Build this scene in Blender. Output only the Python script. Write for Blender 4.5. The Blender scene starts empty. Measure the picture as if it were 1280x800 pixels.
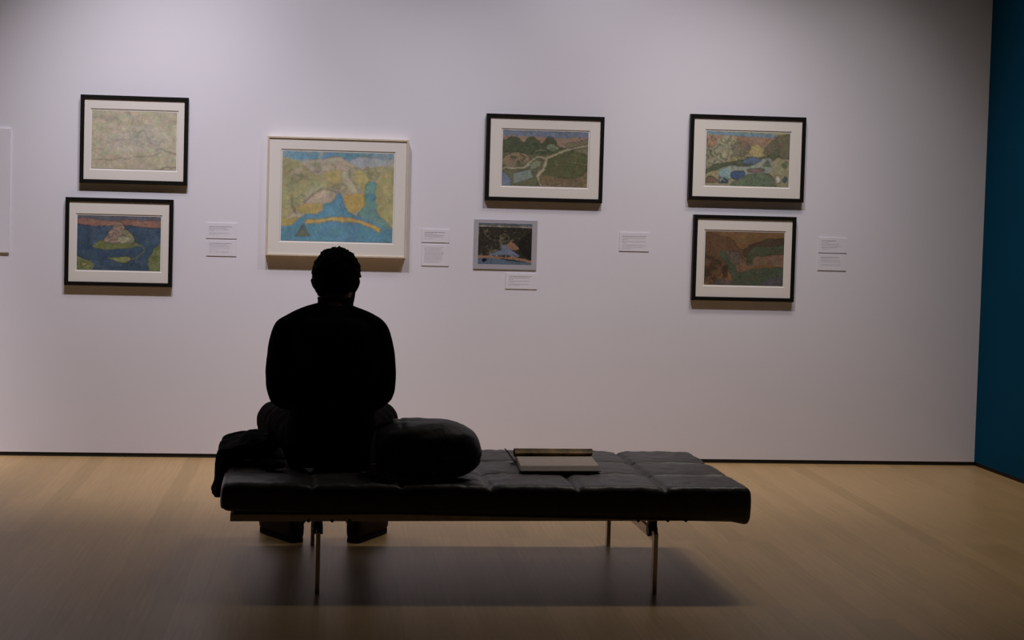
import bpy, bmesh, math, random
import numpy as np
from mathutils import Vector, Matrix, noise
random.seed(7)
S = bpy.context.scene
COL = S.collection
PI = math.pi

# ------------------------------------------------------------------ materials
def new_mat(name):
    m = bpy.data.materials.new(name); m.use_nodes = True
    nt = m.node_tree
    return m, nt, nt.nodes['Principled BSDF']

def mat(name, col, rough=.6, metal=0., spec=.5, var=0., vscale=8., bump=0., bscale=40., sheen=0.):
    m, nt, b = new_mat(name)
    b.inputs['Roughness'].default_value = rough
    b.inputs['Metallic'].default_value = metal
    b.inputs['Specular IOR Level'].default_value = spec
    b.inputs['Sheen Weight'].default_value = sheen
    tc = nt.nodes.new('ShaderNodeTexCoord')
    n = nt.nodes.new('ShaderNodeTexNoise'); n.inputs['Scale'].default_value = vscale
    n.inputs['Detail'].default_value = 5
    nt.links.new(tc.outputs['Object'], n.inputs['Vector'])
    r = nt.nodes.new('ShaderNodeMapRange')
    r.inputs['To Min'].default_value = 1 - var; r.inputs['To Max'].default_value = 1 + var
    r.inputs['From Min'].default_value = .3; r.inputs['From Max'].default_value = .7
    nt.links.new(n.outputs['Fac'], r.inputs['Value'])
    v = nt.nodes.new('ShaderNodeVectorMath'); v.operation = 'SCALE'
    v.inputs[0].default_value = col[:3]
    nt.links.new(r.outputs['Result'], v.inputs['Scale'])
    nt.links.new(v.outputs['Vector'], b.inputs['Base Color'])
    if bump:
        n2 = nt.nodes.new('ShaderNodeTexNoise'); n2.inputs['Scale'].default_value = bscale
        n2.inputs['Detail'].default_value = 6
        nt.links.new(tc.outputs['Object'], n2.inputs['Vector'])
        bp = nt.nodes.new('ShaderNodeBump'); bp.inputs['Strength'].default_value = bump
        bp.inputs['Distance'].default_value = .004
        nt.links.new(n2.outputs['Fac'], bp.inputs['Height'])
        nt.links.new(bp.outputs['Normal'], b.inputs['Normal'])
    return m

def floor_mat():
    m, nt, b = new_mat('light_oak_boards')
    tc = nt.nodes.new('ShaderNodeTexCoord')
    mp = nt.nodes.new('ShaderNodeMapping'); mp.inputs['Rotation'].default_value = (0, 0, PI/2 + math.radians(2))
    nt.links.new(tc.outputs['Object'], mp.inputs['Vector'])
    br = nt.nodes.new('ShaderNodeTexBrick')
    br.inputs['Scale'].default_value = 1.0
    br.inputs['Brick Width'].default_value = 1.9
    br.inputs['Row Height'].default_value = .083
    br.inputs['Mortar Size'].default_value = .0006
    br.inputs['Mortar Smooth'].default_value = .6
    br.offset = .37; br.offset_frequency = 3
    br.inputs['Color1'].default_value = (0.43, 0.275, 0.115, 1)
    br.inputs['Color2'].default_value = (0.52, 0.335, 0.150, 1)
    br.inputs['Mortar'].default_value = (0.38, 0.24, 0.10, 1)
    nt.links.new(mp.outputs['Vector'], br.inputs['Vector'])
    mp2 = nt.nodes.new('ShaderNodeMapping'); mp2.inputs['Scale'].default_value = (1.2, 26, 1)
    nt.links.new(mp.outputs['Vector'], mp2.inputs['Vector'])
    gr = nt.nodes.new('ShaderNodeTexNoise'); gr.inputs['Scale'].default_value = 3; gr.inputs['Detail'].default_value = 7
    nt.links.new(mp2.outputs['Vector'], gr.inputs['Vector'])
    rg = nt.nodes.new('ShaderNodeMapRange')
    rg.inputs['From Min'].default_value = .3; rg.inputs['From Max'].default_value = .7
    rg.inputs['To Min'].default_value = .90; rg.inputs['To Max'].default_value = 1.08
    nt.links.new(gr.outputs['Fac'], rg.inputs['Value'])
    mx = nt.nodes.new('ShaderNodeVectorMath'); mx.operation = 'SCALE'
    nt.links.new(br.outputs['Color'], mx.inputs[0]); nt.links.new(rg.outputs['Result'], mx.inputs['Scale'])
    nt.links.new(mx.outputs['Vector'], b.inputs['Base Color'])
    b.inputs['Roughness'].default_value = .38
    b.inputs['Specular IOR Level'].default_value = .42
    return m

def paint_mat():
    m, nt, b = new_mat('drawing_pigment')
    a = nt.nodes.new('ShaderNodeVertexColor'); a.layer_name = 'pigment'
    nt.links.new(a.outputs['Color'], b.inputs['Base Color'])
    b.inputs['Roughness'].default_value = .75
    b.inputs['Specular IOR Level'].default_value = .2
    return m

M = dict(
    wall=mat('white_wall_paint', (.80, .77, .815), .85, spec=.2, var=.012, vscale=1.5, bump=.04, bscale=120),
    blue=mat('dark_teal_wall_paint', (.0012, .070, .150), .9, spec=.08, var=.05, vscale=2),
    base=mat('black_reveal', (.012, .010, .008), .7, var=.1),
    ceil=mat('black_ceiling_paint', (.03, .03, .03), .9, var=.02),
    leather=mat('black_leather', (.042, .037, .032), .42, spec=.5, var=.25, vscale=14, bump=.35, bscale=60),
    steel=mat('brushed_steel', (.62, .53, .45), .42, metal=1., var=.08, vscale=30),
    rubber=mat('black_rubber', (.008, .008, .008), .55, var=.1),
    blackwood=mat('black_stained_wood', (.006, .0045, .003), .5, spec=.25, var=.2, vscale=30),
    maple=mat('pale_maple', (.66, .56, .42), .5, var=.07, vscale=25),
    mat_cream=mat('mat_board', (.80, .745, .68), .9, spec=.15, var=.01, vscale=4),
    mat_edge=mat('mat_bevel', (.86, .82, .76), .9, spec=.15),
    paper=mat('label_card', (.80, .77, .81), .8, spec=.2, var=.01),
    ink=mat('grey_ink', (.42, .39, .42), .8, spec=.1, var=.1, vscale=200),
    ink_bold=mat('dark_ink', (.26, .24, .26), .8, spec=.1, var=.1, vscale=200),
    ink_soft=mat('pale_ink', (.58, .54, .57), .8, spec=.1, var=.1, vscale=200),
    photo_board=mat('grey_mount_board', (.43, .41, .44), .7, spec=.2, var=.02),
    sweater=mat('black_knit', (.0075, .0085, .0080), .95, spec=.05, var=.25, vscale=30, bump=.5, bscale=200),
    collar=mat('dark_blue_grey_knit', (.020, .026, .028), .95, spec=.05, var=.2, vscale=60, bump=.5, bscale=300),
    pants=mat('black_trouser_cloth', (.009, .0075, .0065), .95, spec=.05, var=.2, vscale=30, bump=.4, bscale=90),
    coat=mat('black_coat_cloth', (.009, .0085, .0085), .95, spec=.05, var=.2, vscale=25, bump=.5, bscale=60),
    skin=mat('skin', (.22, .13, .09), .6, spec=.3, var=.08, vscale=18),
    hair=mat('black_curly_hair', (.006, .005, .0045), .8, spec=.1, var=.3, vscale=80, bump=1, bscale=120),
    mask=mat('grey_face_mask', (.13, .13, .14), .8, spec=.1, var=.05),
    shoe=mat('brown_suede', (.045, .030, .022), .9, spec=.1, var=.2, vscale=60, bump=.3, bscale=150),
    sole=mat('dark_shoe_sole', (.012, .010, .009), .95, spec=.1, var=.1),
    nylon=mat('black_nylon', (.020, .018, .017), .5, spec=.30, var=.2, vscale=25, bump=.5, bscale=50),
    webbing=mat('black_webbing', (.010, .0095, .009), .8, spec=.2, var=.1, vscale=60),
    plastic=mat('grey_buckle_plastic', (.09, .085, .08), .4, var=.1),
    pages=mat('white_page_block', (.70, .60, .53), .85, spec=.15, var=.05, vscale=60),
    ochre=mat('printed_cover', (.46, .30, .125), .5, spec=.3, var=.9, vscale=14),
    ochre_dark=mat('rolled_cover_inside', (.05, .04, .025), .7, var=.3, vscale=20),
    paint=paint_mat(), floor=floor_mat(),
)

# ------------------------------------------------------------------ object helpers
def link_mesh(name, me, m, parent=None):
    o = bpy.data.objects.new(name, me); COL.objects.link(o)
    if m: me.materials.append(m)
    if parent: o.parent = parent
    return o

def obj(name, bm, m, parent=None, smooth=False, kind=None):
    me = bpy.data.meshes.new(name)
    bmesh.ops.recalc_face_normals(bm, faces=bm.faces)
    if smooth:
        for f in bm.faces: f.smooth = True
    bm.to_mesh(me); bm.free()
    o = link_mesh(name, me, m, parent)
    if kind: o['kind'] = kind
    return o

def thing(name, label, cat, loc=(0, 0, 0), group=None):
    o = bpy.data.objects.new(name, None); COL.objects.link(o)
    o.location = loc; o['label'] = label; o['category'] = cat
    if group: o['group'] = group
    o.empty_display_size = .1
    return o

def add_box(bm, x0, x1, y0, y1, z0, z1, bevel=0):
    r = bmesh.ops.create_cube(bm, size=1)
    vs = r['verts']
    for v in vs:
        v.co = Vector(((x0+x1)/2 + v.co.x*(x1-x0), (y0+y1)/2 + v.co.y*(y1-y0), (z0+z1)/2 + v.co.z*(z1-z0)))
    if bevel:
        es = list({e for v in vs for e in v.link_edges})
        bmesh.ops.bevel(bm, geom=es, offset=bevel, segments=2, affect='EDGES', profile=.6)

def box(x0, x1, y0, y1, z0, z1, bevel=0):
    bm = bmesh.new(); add_box(bm, x0, x1, y0, y1, z0, z1, bevel); return bm

def add_cyl(bm, p0, p1, r, seg=20):
    p0, p1 = Vector(p0), Vector(p1); d = p1-p0
    mt = Matrix.Translation((p0+p1)/2) @ d.to_track_quat('Z', 'Y').to_matrix().to_4x4()
    bmesh.ops.create_cone(bm, cap_ends=True, segments=seg, radius1=r, radius2=r, depth=d.length, matrix=mt)

def add_prism_yz(bm, pts, x0, x1):
    a = [bm.verts.new((x0, y, z)) for y, z in pts]; b = [bm.verts.new((x1, y, z)) for y, z in pts]
    n = len(pts)
    bm.faces.new(a); bm.faces.new(b[::-1])
    for i in range(n): bm.faces.new((a[i], b[i], b[(i+1) % n], a[(i+1) % n]))

def cr(pts, sub):
    """catmull-rom through tuples"""
    P = [np.array(p, float) for p in pts]; out = []
    for i in range(len(P)-1):
        a = P[i-1] if i else 2*P[0]-P[1]; b, c = P[i], P[i+1]
        d = P[i+2] if i+2 < len(P) else 2*P[-1]-P[-2]
        for k in range(sub):
            t = k/sub
            out.append(.5*((2*b)+(c-a)*t+(2*a-5*b+4*c-d)*t*t+(3*b-a-3*c+d)*t**3))
    out.append(P[-1]); return out

def add_tube(bm, pts, sub=4, seg=20, side=(1, 0, 0), power=2.0):
    """pts: (x,y,z, r_side, r_other); side = direction of first radius. closed both ends with domes"""
    P = cr(pts, sub); rings = []
    n = len(P); side = Vector(side)
    def ring(c, d, ra, rb, f=1.):
        s = (side - d*side.dot(d)).normalized(); o = d.cross(s)
        out = []
        for k in range(seg):
            a = 2*PI*k/seg; ca, sa = math.cos(a), math.sin(a)
            ca = math.copysign(abs(ca)**(2/power), ca); sa = math.copysign(abs(sa)**(2/power), sa)
            out.append(bm.verts.new(c + s*(ca*ra*f) + o*(sa*rb*f)))
        return out
    for i, p in enumerate(P):
        q = P[min(i+1, n-1)]; pr = P[max(i-1, 0)]
        d = Vector(q[:3]-pr[:3]).normalized(); c = Vector(p[:3])
        if i == 0:
            h = min(p[3], p[4])*.8
            rings.append(ring(c-d*h*.8, d, p[3], p[4], .55)); rings.append(ring(c-d*h*.5, d, p[3], p[4], .85))
        rings.append(ring(c, d, p[3], p[4]))
        if i == n-1:
            h = min(p[3], p[4])*.8
            rings.append(ring(c+d*h*.5, d, p[3], p[4], .85)); rings.append(ring(c+d*h*.8, d, p[3], p[4], .55))
    for a, b in zip(rings, rings[1:]):
        for k in range(seg):
            bm.faces.new((a[k], a[(k+1) % seg], b[(k+1) % seg], b[k]))
    bm.faces.new(rings[0][::-1]); bm.faces.new(rings[-1])

def add_ellipsoid(bm, c, r, rot=None, seg=24):
    mt = Matrix.Translation(c) @ (rot.to_4x4() if rot else Matrix.Identity(4)) @ Matrix.Diagonal((*r, 1))
    bmesh.ops.create_uvsphere(bm, u_segments=seg, v_segments=seg//2, radius=1, matrix=mt)

def fuse(name, bm, voxel, m, parent=None, smooth_it=6, disp=None, post=None):
    """voxel-fuse all shells of bm into one continuous surface, smooth it, optional displacement"""
    bmesh.ops.recalc_face_normals(bm, faces=bm.faces)
    me = bpy.data.meshes.new('tmp'); bm.to_mesh(me); bm.free()
    t = bpy.data.objects.new('tmp', me); COL.objects.link(t)
    r = t.modifiers.new('r', 'REMESH'); r.mode = 'VOXEL'; r.voxel_size = voxel
    if smooth_it:
        s = t.modifiers.new('s', 'SMOOTH')
        s.factor = .5; s.iterations = smooth_it
    dg = bpy.context.evaluated_depsgraph_get(); dg.update()
    out = bpy.data.meshes.new_from_object(t.evaluated_get(dg))
    bpy.data.objects.remove(t); bpy.data.meshes.remove(me)
    out.name = name
    b2 = bmesh.new(); b2.from_mesh(out)
    b2.normal_update()
    if disp:
        mv = [(v, v.co + v.normal*disp(v.co)) for v in b2.verts]
        for v, c in mv: v.co = c
    if post: post(b2)
    for f in b2.faces: f.smooth = True
    out.materials.clear()
    b2.to_mesh(out); b2.free()
    return link_mesh(name, out, m, parent)

def fbm(p, s=1., o=(0, 0, 0)):
    q = Vector((p[0]*s+o[0], p[1]*s+o[1], p[2]*s+o[2]))
    return noise.noise(q) + .5*noise.noise(q*2.1) + .25*noise.noise(q*4.3)

def struct(o): o['kind'] = 'structure'; return o

# ------------------------------------------------------------------ setting
XC = 3.743
struct(obj('floor', box(-5.5, XC+.15, -9.5, .15, -.1, 0), M['floor']))
struct(obj('wall_back', box(-5.5, XC, 0, .15, .022, 4.4), M['wall']))
struct(obj('baseboard_back', box(-5.5, XC, .006, .15, 0, .022), M['base']))
struct(obj('wall_right', box(XC, XC+.15, -9.5, .15, .022, 4.4), M['blue']))
struct(obj('baseboard_right', box(XC+.006, XC+.15, -9.5, .15, 0, .022), M['base']))
struct(obj('ceiling', box(-5.5, XC+.15, -9.5, .15, 4.4, 4.5), M['ceil']))

# ------------------------------------------------------------------ painted drawings
def sn(U, V, s, seed):
    """smooth value noise on arrays"""
    rs = np.random.RandomState(seed); n = 64
    G = rs.rand(n, n)
    x = U*s+.37; y = V*s+.71
    xi = np.floor(x).astype(int); yi = np.floor(y).astype(int)
    fx = x-xi; fy = y-yi; fx = fx*fx*(3-2*fx); fy = fy*fy*(3-2*fy)
    g = lambda a, b: G[a % n, b % n]
    return (g(xi, yi)*(1-fx)*(1-fy)+g(xi+1, yi)*fx*(1-fy)+g(xi, yi+1)*(1-fx)*fy+g(xi+1, yi+1)*fx*fy)*2-1
def fb(U, V, s, seed): return sn(U, V, s, seed)*.6+sn(U, V, s*2.1, seed+1)*.3+sn(U, V, s*4.3, seed+2)*.2

def inpoly(U, V, pts):
    r = np.zeros(U.shape, bool); n = len(pts)
    for i in range(n):
        x1, y1 = pts[i]; x2, y2 = pts[(i+1) % n]
        if y1 == y2: continue
        c = ((y1 > V) != (y2 > V)) & (U < (x2-x1)*(V-y1)/(y2-y1)+x1)
        r ^= c
    return r
def spl(pts, closed=True):
    if closed: P = [pts[-1]]+list(pts)+[pts[0], pts[1]]
    else: return [tuple(p) for p in cr(pts, 5)]
    out = []
    P = [np.array(p, float) for p in P]
    for i in range(1, len(P)-2):
        a, b, c, d = P[i-1], P[i], P[i+1], P[i+2]
        for k in range(4):
            t = k/4; out.append(tuple(.5*((2*b)+(c-a)*t+(2*a-5*b+4*c-d)*t*t+(3*b-a-3*c+d)*t**3)))
    return out
def dist_line(U, V, pts, asp):
    d = np.full(U.shape, 9.)
    for (x1, y1), (x2, y2) in zip(pts, pts[1:]):
        dx, dy = (x2-x1)*asp, y2-y1; px, py = (U-x1)*asp, V-y1
        t = np.clip((px*dx+py*dy)/(dx*dx+dy*dy+1e-9), 0, 1)
        d = np.minimum(d, np.hypot(px-t*dx, py-t*dy))
    return d

def lin(c):
    c = np.array(c, float)/255.
    return np.where(c <= .04045, c/12.92, ((c+.055)/1.055)**2.4)

def artwork(name, parent, x0, x1, z0, z1, y, layers, seed, gain=1.0, nx=230, stroke=.12, warp=.02, hatch=.26, edge=.42):
    asp = (x1-x0)/(z1-z0); nz = int(nx/asp)
    us = np.linspace(0, 1, nx); vs = np.linspace(0, 1, nz)
    V, U = np.meshgrid(vs, us, indexing='ij')
    Uw = U+warp*fb(U*asp, V, 9, seed)+.009*fb(U*asp, V, 42, seed+60); Vw = V+warp*fb(U*asp, V, 9, seed+50)+.009*fb(U*asp, V, 42, seed+65)
    C = np.ones((nz, nx, 3))*.5
    for L in layers:
        k, col = L[0], L[1]; c = lin(col)
        if k == 'bg': mask = np.ones(U.shape)
        elif k == 'poly': mask = inpoly(Uw, Vw, spl(L[2])).astype(float)
        elif k == 'sharp': mask = inpoly(U+.2*(Uw-U), V+.2*(Vw-V), L[2]).astype(float)
        elif k == 'line':
            d = dist_line(Uw, Vw, spl(L[2], False), asp); mask = np.clip((L[3]-d)/.006+.5, 0, 1)
        elif k == 'blot':      # patchy speckle inside a polygon
            mask = inpoly(Uw, Vw, spl(L[2]))*np.clip((fb(U*asp, V, L[3], seed+L[4])-L[5])*4, 0, 1)
        elif k == 'contour':   # repeated hatch lines following noise, inside a polygon
            f = fb(U*asp, V, L[3], seed+L[4]); w = np.abs(((f*L[5]+V*3) % 1)-.5)
            mask = inpoly(Uw, Vw, spl(L[2]))*np.clip((.13-w)*9, 0, 1)
        a = (L[-1] if isinstance(L[-1], dict) else {}).get('a', 1.)
        C = C*(1-mask[..., None]*a)+c*mask[..., None]*a
    for _ in range(3):
        P_ = np.pad(C, ((1, 1), (1, 1), (0, 0)), 'edge')
        C = (P_[:-2, 1:-1]+P_[2:, 1:-1]+P_[1:-1, :-2]+P_[1:-1, 2:]+2*C)/6
    hue = .13*np.stack([fb(U*asp, V, 14, seed+20+k) for k in range(3)], -1)
    C = C*(1+hue)
    g_ = C.mean(-1, keepdims=True); C = g_+(C-g_)*.74
    L_ = C.mean(-1); gy, gx = np.gradient(L_); ed = np.hypot(gx, gy)*nx/230
    for _ in range(1):
        E_ = np.pad(ed, 1, 'edge'); ed = (E_[:-2, 1:-1]+E_[2:, 1:-1]+E_[1:-1, :-2]+E_[1:-1, 2:]+E_[1:-1, 1:-1])/5
    C = C*(1-edge*np.clip(ed*55, 0, 1)*(.5+.5*np.clip(1.5*fb(U*asp, V, 5, seed+41)+.6, 0, 1)))[..., None]
    C = C*(1+.16*fb(U*asp, V, 8, seed+44)+.13*fb(U*asp, V, 17, seed+46))[..., None]
    f_ = fb(U*asp, V, 3.2, seed+31); w_ = np.abs(((f_*5+V*4) % 1)-.5)
    f2 = fb(U*asp, V, 6, seed+37); w2 = np.abs(((f2*4-U*5) % 1)-.5)
    C = C*(1-hatch*np.clip((.16-w_)*8, 0, 1)-.6*hatch*np.clip((.14-w2)*8, 0, 1))[..., None]
    st = 1+stroke*(fb(U*asp*1.0+V*.6, V-U*.4, 34, seed+7)+.7*fb(U*asp, V, 70, seed+9))
    C = np.clip(C*st[..., None]*gain, 0, .95)
    X = x0+U*(x1-x0); Z = z1-V*(z1-z0)
    verts = np.stack([X.ravel(), np.full(X.size, y), Z.ravel()], 1)
    i = np.arange(nz*nx).reshape(nz, nx)
    q = np.stack([i[:-1, :-1], i[1:, :-1], i[1:, 1:], i[:-1, 1:]], -1).reshape(-1, 4)
    me = bpy.data.meshes.new(name); me.from_pydata(verts.tolist(), [], q.tolist())
    ca = me.color_attributes.new('pigment', 'FLOAT_COLOR', 'POINT')
    rgba = np.concatenate([C.reshape(-1, 3), np.ones((C.shape[0]*C.shape[1], 1))], 1)
    ca.data.foreach_set('color', rgba.astype(np.float32).ravel())
    o = link_mesh(name, me, M['paint'], parent); o.location = -parent.location
    return o

ALL = [(-.1, -.1), (1.1, -.1), (1.1, 1.1), (-.1, 1.1)]
ART = {}
ART['A'] = (1.5, [('bg', (168, 158, 128)),
    ('poly', (176, 168, 148), [(.3, .3), (.7, .25), (.9, .5), (.6, .7), (.2, .6)], {'a': .5}),
    ('blot', (140, 134, 120), [(0, .02), (.5, .02), (.45, .16), (0, .12)], 9, 3, .0, {'a': .5}),
    ('poly', (150, 145, 128), [(.43, .50), (.50, .38), (.57, .33), (.66, .44), (.72, .58), (.55, .62)], {'a': .5}),
    ('contour', (132, 126, 112), [(.15, .35), (.6, .3), (.85, .5), (.8, .65), (.3, .66), (.12, .55)], 3, 4, 3, {'a': .38}),
    ('contour', (138, 132, 116), ALL, 2.2, 8, 2.2, {'a': .22}),
    ('line', (118, 112, 100), [(.22, .55), (.3, .5), (.42, .5), (.52, .44), (.58, .33), (.64, .42), (.7, .56)], .006, {'a': .55}),
    ('line', (112, 104, 92), [(0, .84), (.15, .86), (.3, .84), (.5, .8), (.7, .76), (.85, .7)], .007, {'a': .6}),
    ('line', (96, 100, 84), [(.76, .66), (.82, .62), (.9, .68), (1, .72)], .008, {'a': .6}),
    ('line', (126, 118, 104), [(0, .68), (.1, .76), (.22, .86), (.3, .74), (.4, .7)], .005, {'a': .5}),
    ('line', (104, 88, 70), [(.76, 1.), (.88, .97), (1, .95)], .012, {'a': .7}),
    ], dict(warp=.03, stroke=.08, hatch=.10, edge=.08))
ART['B'] = (1.5, [('bg', (50, 74, 96)),
    ('blot', (66, 88, 108), ALL, 5, 3, .1, {'a': .6}),
    ('sharp', (96, 92, 100), [(0, 0), (1, 0), (1, .1), (0, .1)], {'a': .8}),
    ('poly', (138, 96, 78), [(-.05, .08), (.2, .06), (.42, .1), (.6, .07), (.85, .08), (1.05, .08), (1.05, .19), (.8, .2), (.55, .17), (.3, .19), (-.05, .16)]),
    ('poly', (104, 112, 58), [(.19, .56), (.3, .44), (.5, .4), (.66, .46), (.74, .52), (.6, .6), (.3, .62)]),
    ('poly', (150, 126, 104), [(.32, .44), (.4, .26), (.46, .14), (.52, .12), (.58, .22), (.64, .4), (.66, .48), (.45, .5), (.34, .5)]),
    ('poly', (128, 126, 86), [(.52, .4), (.6, .24), (.68, .44), (.62, .5)]),
    ('contour', (96, 84, 66), [(.34, .44), (.42, .2), (.5, .12), (.6, .24), (.66, .46), (.4, .5)], 4, 6, 3, {'a': .6}),
    ('poly', (160, 156, 120), [(.48, .42), (.56, .36), (.64, .42), (.56, .5), (.5, .48)], {'a': .7}),
    ('line', (98, 106, 80), [(.66, .5), (.78, .56), (.8, .66), (.7, .76), (.6, .8)], .018, {'a': .7}),
    ('poly', (120, 126, 70), [(.36, .79), (.45, .77), (.62, .74), (.64, .8), (.56, .87), (.46, .84)]),
    ('poly', (108, 118, 70), [(-.05, .74), (.06, .78), (.18, .86), (.22, .94), (.16, 1.0), (-.05, 1.02)]),
    ('blot', (170, 150, 60), [(0, .84), (.18, .88), (.16, .94), (0, .93)], 16, 3, .1, {'a': .8}),
    ('poly', (108, 116, 64), [(1.05, .52), (.94, .58), (.88, .74), (.86, .9), (.88, 1.05), (1.05, 1.05)]),
    ('contour', (78, 86, 50), [(1.05, .5), (.92, .6), (.86, .8), (.87, 1.05), (1.05, 1.05)], 4, 6, 3, {'a': .5}),
    ], dict())
ART['C'] = (1.5, [('bg', (156, 148, 112)),
    ('sharp', (112, 142, 152), [(0, 0), (1, 0), (1, .12), (0, .1)]),
    ('sharp', (86, 138, 156), [(.03, .01), (.8, .02), (.6, .08), (.1, .09)]),
    ('poly', (148, 154, 158), [(.6, .1), (.72, .05), (.9, .07), (1.02, .06), (1.02, .2), (.62, .2)]),
    ('poly', (166, 152, 126), [(.1, .16), (.2, .1), (.32, .09), (.44, .06), (.54, .06), (.62, .14), (.72, .17), (1.05, .2), (1.05, 1), (-.05, .8), (-.05, .15)]),
    ('poly', (152, 146, 96), [(-.05, .12), (.16, .13), (.3, .26), (.4, .22), (.66, .2), (1.05, .2), (1.05, .86), (.84, .7), (.6, .46), (.4, .4), (.28, .5), (-.05, .8)]),
    ('blot', (168, 156, 128), ALL, 5, 5, .05, {'a': .7}),
    ('contour', (126, 132, 92), [(-.05, .18), (.9, .2), (1.05, .8), (.5, .42), (.2, .6), (-.05, .6)], 2.6, 8, 2.6, {'a': .6}),
    ('blot', (178, 158, 76), [(.4, .22), (.7, .2), (.8, .4), (.6, .46), (.45, .4)], 5, 9, -.1, {'a': .7}),
    ('poly', (168, 152, 122), [(.2, .56), (.3, .46), (.42, .43), (.49, .48), (.44, .58), (.3, .6)]),
    ('poly', (74, 134, 156), [(-.05, .86), (.14, .76), (.22, .7), (.34, .62), (.46, .56), (.5, .47), (.55, .48), (.56, .56), (.62, .68), (.78, .74), (1.05, .88), (1.05, 1.05), (-.05, 1.05)]),
    ('poly', (170, 148, 72), [(.12, .64), (.2, .6), (.36, .58), (.36, .66), (.28, .7), (.18, .7)]),
    ('poly', (160, 140, 66), [(-.05, .72), (.06, .76), (.14, .74), (.1, .82), (-.05, .84)]),
    ('poly', (176, 148, 62), [(.55, .48), (.64, .47), (.74, .46), (.75, .58), (.66, .66), (.61, .68), (.58, .58)]),
    ('poly', (96, 140, 130), [(.74, .5), (.76, .34), (.84, .34), (.86, .5), (.86, .66), (.97, .8), (.98, .86), (.8, .76), (.68, .7), (.76, .58)]),
    ('poly', (78, 130, 140), [(.77, .46), (.84, .46), (.83, .54), (.77, .52)]),
    ('poly', (160, 152, 92), [(.86, .3), (1.05, .22), (1.05, .82), (.94, .76), (.86, .62)]),
    ('line', (184, 152, 62), [(.22, .78), (.36, .765), (.5, .75), (.64, .76), (.76, .8), (.88, .86)], .022),
    ('line', (74, 130, 152), [(-.05, .93), (.4, .9), (1.05, .95)], .05, {'a': .4}),
    ('sharp', (100, 108, 88), [(.13, .95), (.2, .81), (.26, .95)]),
    ('line', (104, 106, 76), [(.2, .58), (.27, .5), (.36, .42), (.46, .44), (.54, .46)], .006, {'a': .7}),
    ('line', (104, 106, 76), [(.09, .5), (.11, .62), (.13, .7)], .006, {'a': .7}),
    ], dict(warp=.016, stroke=.08, hatch=.15, edge=.24))
ART['D'] = (1.6, [('bg', (98, 100, 68)),
    ('sharp', (100, 110, 128), [(0, 0), (1, 0), (1, .15), (0, .12)]),
    ('poly', (140, 112, 92), [(-.05, .12), (.3, .1), (.6, .12), (1.05, .1), (1.05, .3), (-.05, .3)]),
    ('poly', (72, 82, 54), [(-.05, .24), (.08, .14), (.18, .13), (.24, .22), (.3, .13), (.38, .12), (.45, .22), (.52, .12), (.6, .13), (.66, .27), (.8, .3), (1.05, .27), (1.05, .4), (-.05, .4)]),
    ('poly', (112, 106, 76), [(.72, .22), (.84, .18), (1.05, .12), (1.05, .4), (.8, .36)]),
    ('poly', (110, 122, 90), [(.5, .26), (.58, .22), (.66, .3), (.58, .36), (.52, .32)]),
    ('poly', (128, 112, 80), [(.0, .5), (.12, .4), (.28, .42), (.3, .56), (.1, .66), (-.05, .6)]),
    ('contour', (74, 84, 52), [(-.05, .28), (.6, .3), (.4, .5), (.2, .6), (-.05, .62)], 3, 8, 3, {'a': .7}),
    ('poly', (84, 88, 52), [(.5, .5), (.66, .34), (.86, .36), (1.05, .5), (1.05, .8), (.8, .9), (.5, .9)]),
    ('contour', (120, 106, 66), [(.5, .45), (.9, .36), (1.05, .5), (1.05, 1), (.5, 1)], 3.2, 5, 3.2, {'a': .6}),
    ('poly', (124, 102, 70), [(.5, .8), (.7, .84), (.9, .82), (1.05, .66), (1.05, 1.05), (.5, 1.05)], {'a': .8}),
    ('contour', (92, 92, 58), [(.6, .78), (1.05, .66), (1.05, 1.05), (.6, 1.0)], 4, 15, 3, {'a': .7}),
    ('line', (158, 148, 112), [(-.02, .70), (.1, .68), (.26, .67), (.33, .54), (.42, .485), (.52, .49), (.6, .42), (.72, .36), (.86, .28), (1.02, .24)], .022),
    ('line', (158, 148, 112), [(.52, .49), (.51, .6), (.46, .72), (.42, .84), (.46, .97)], .03),
    ('line', (132, 118, 90), [(.49, .98), (.58, 1.), (.7, .97)], .02),
    ('line', (140, 136, 106), [(.36, .4), (.44, .35), (.5, .36)], .014, {'a': .7}),
    ('poly', (120, 130, 98), [(.32, .6), (.4, .54), (.46, .56), (.42, .66), (.34, .7)]),
    ('sharp', (118, 132, 118), [(.13, .78), (.33, .7), (.37, .85), (.14, .97)]),
    ('poly', (100, 112, 130), [(-.05, .78), (.06, .8), (.1, .9), (.09, 1.05), (-.05, 1.05)]),
    ('line', (126, 118, 86), [(.78, .53), (.88, .57), (1.02, .58)], .014, {'a': .7}),
    ], dict())
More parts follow.
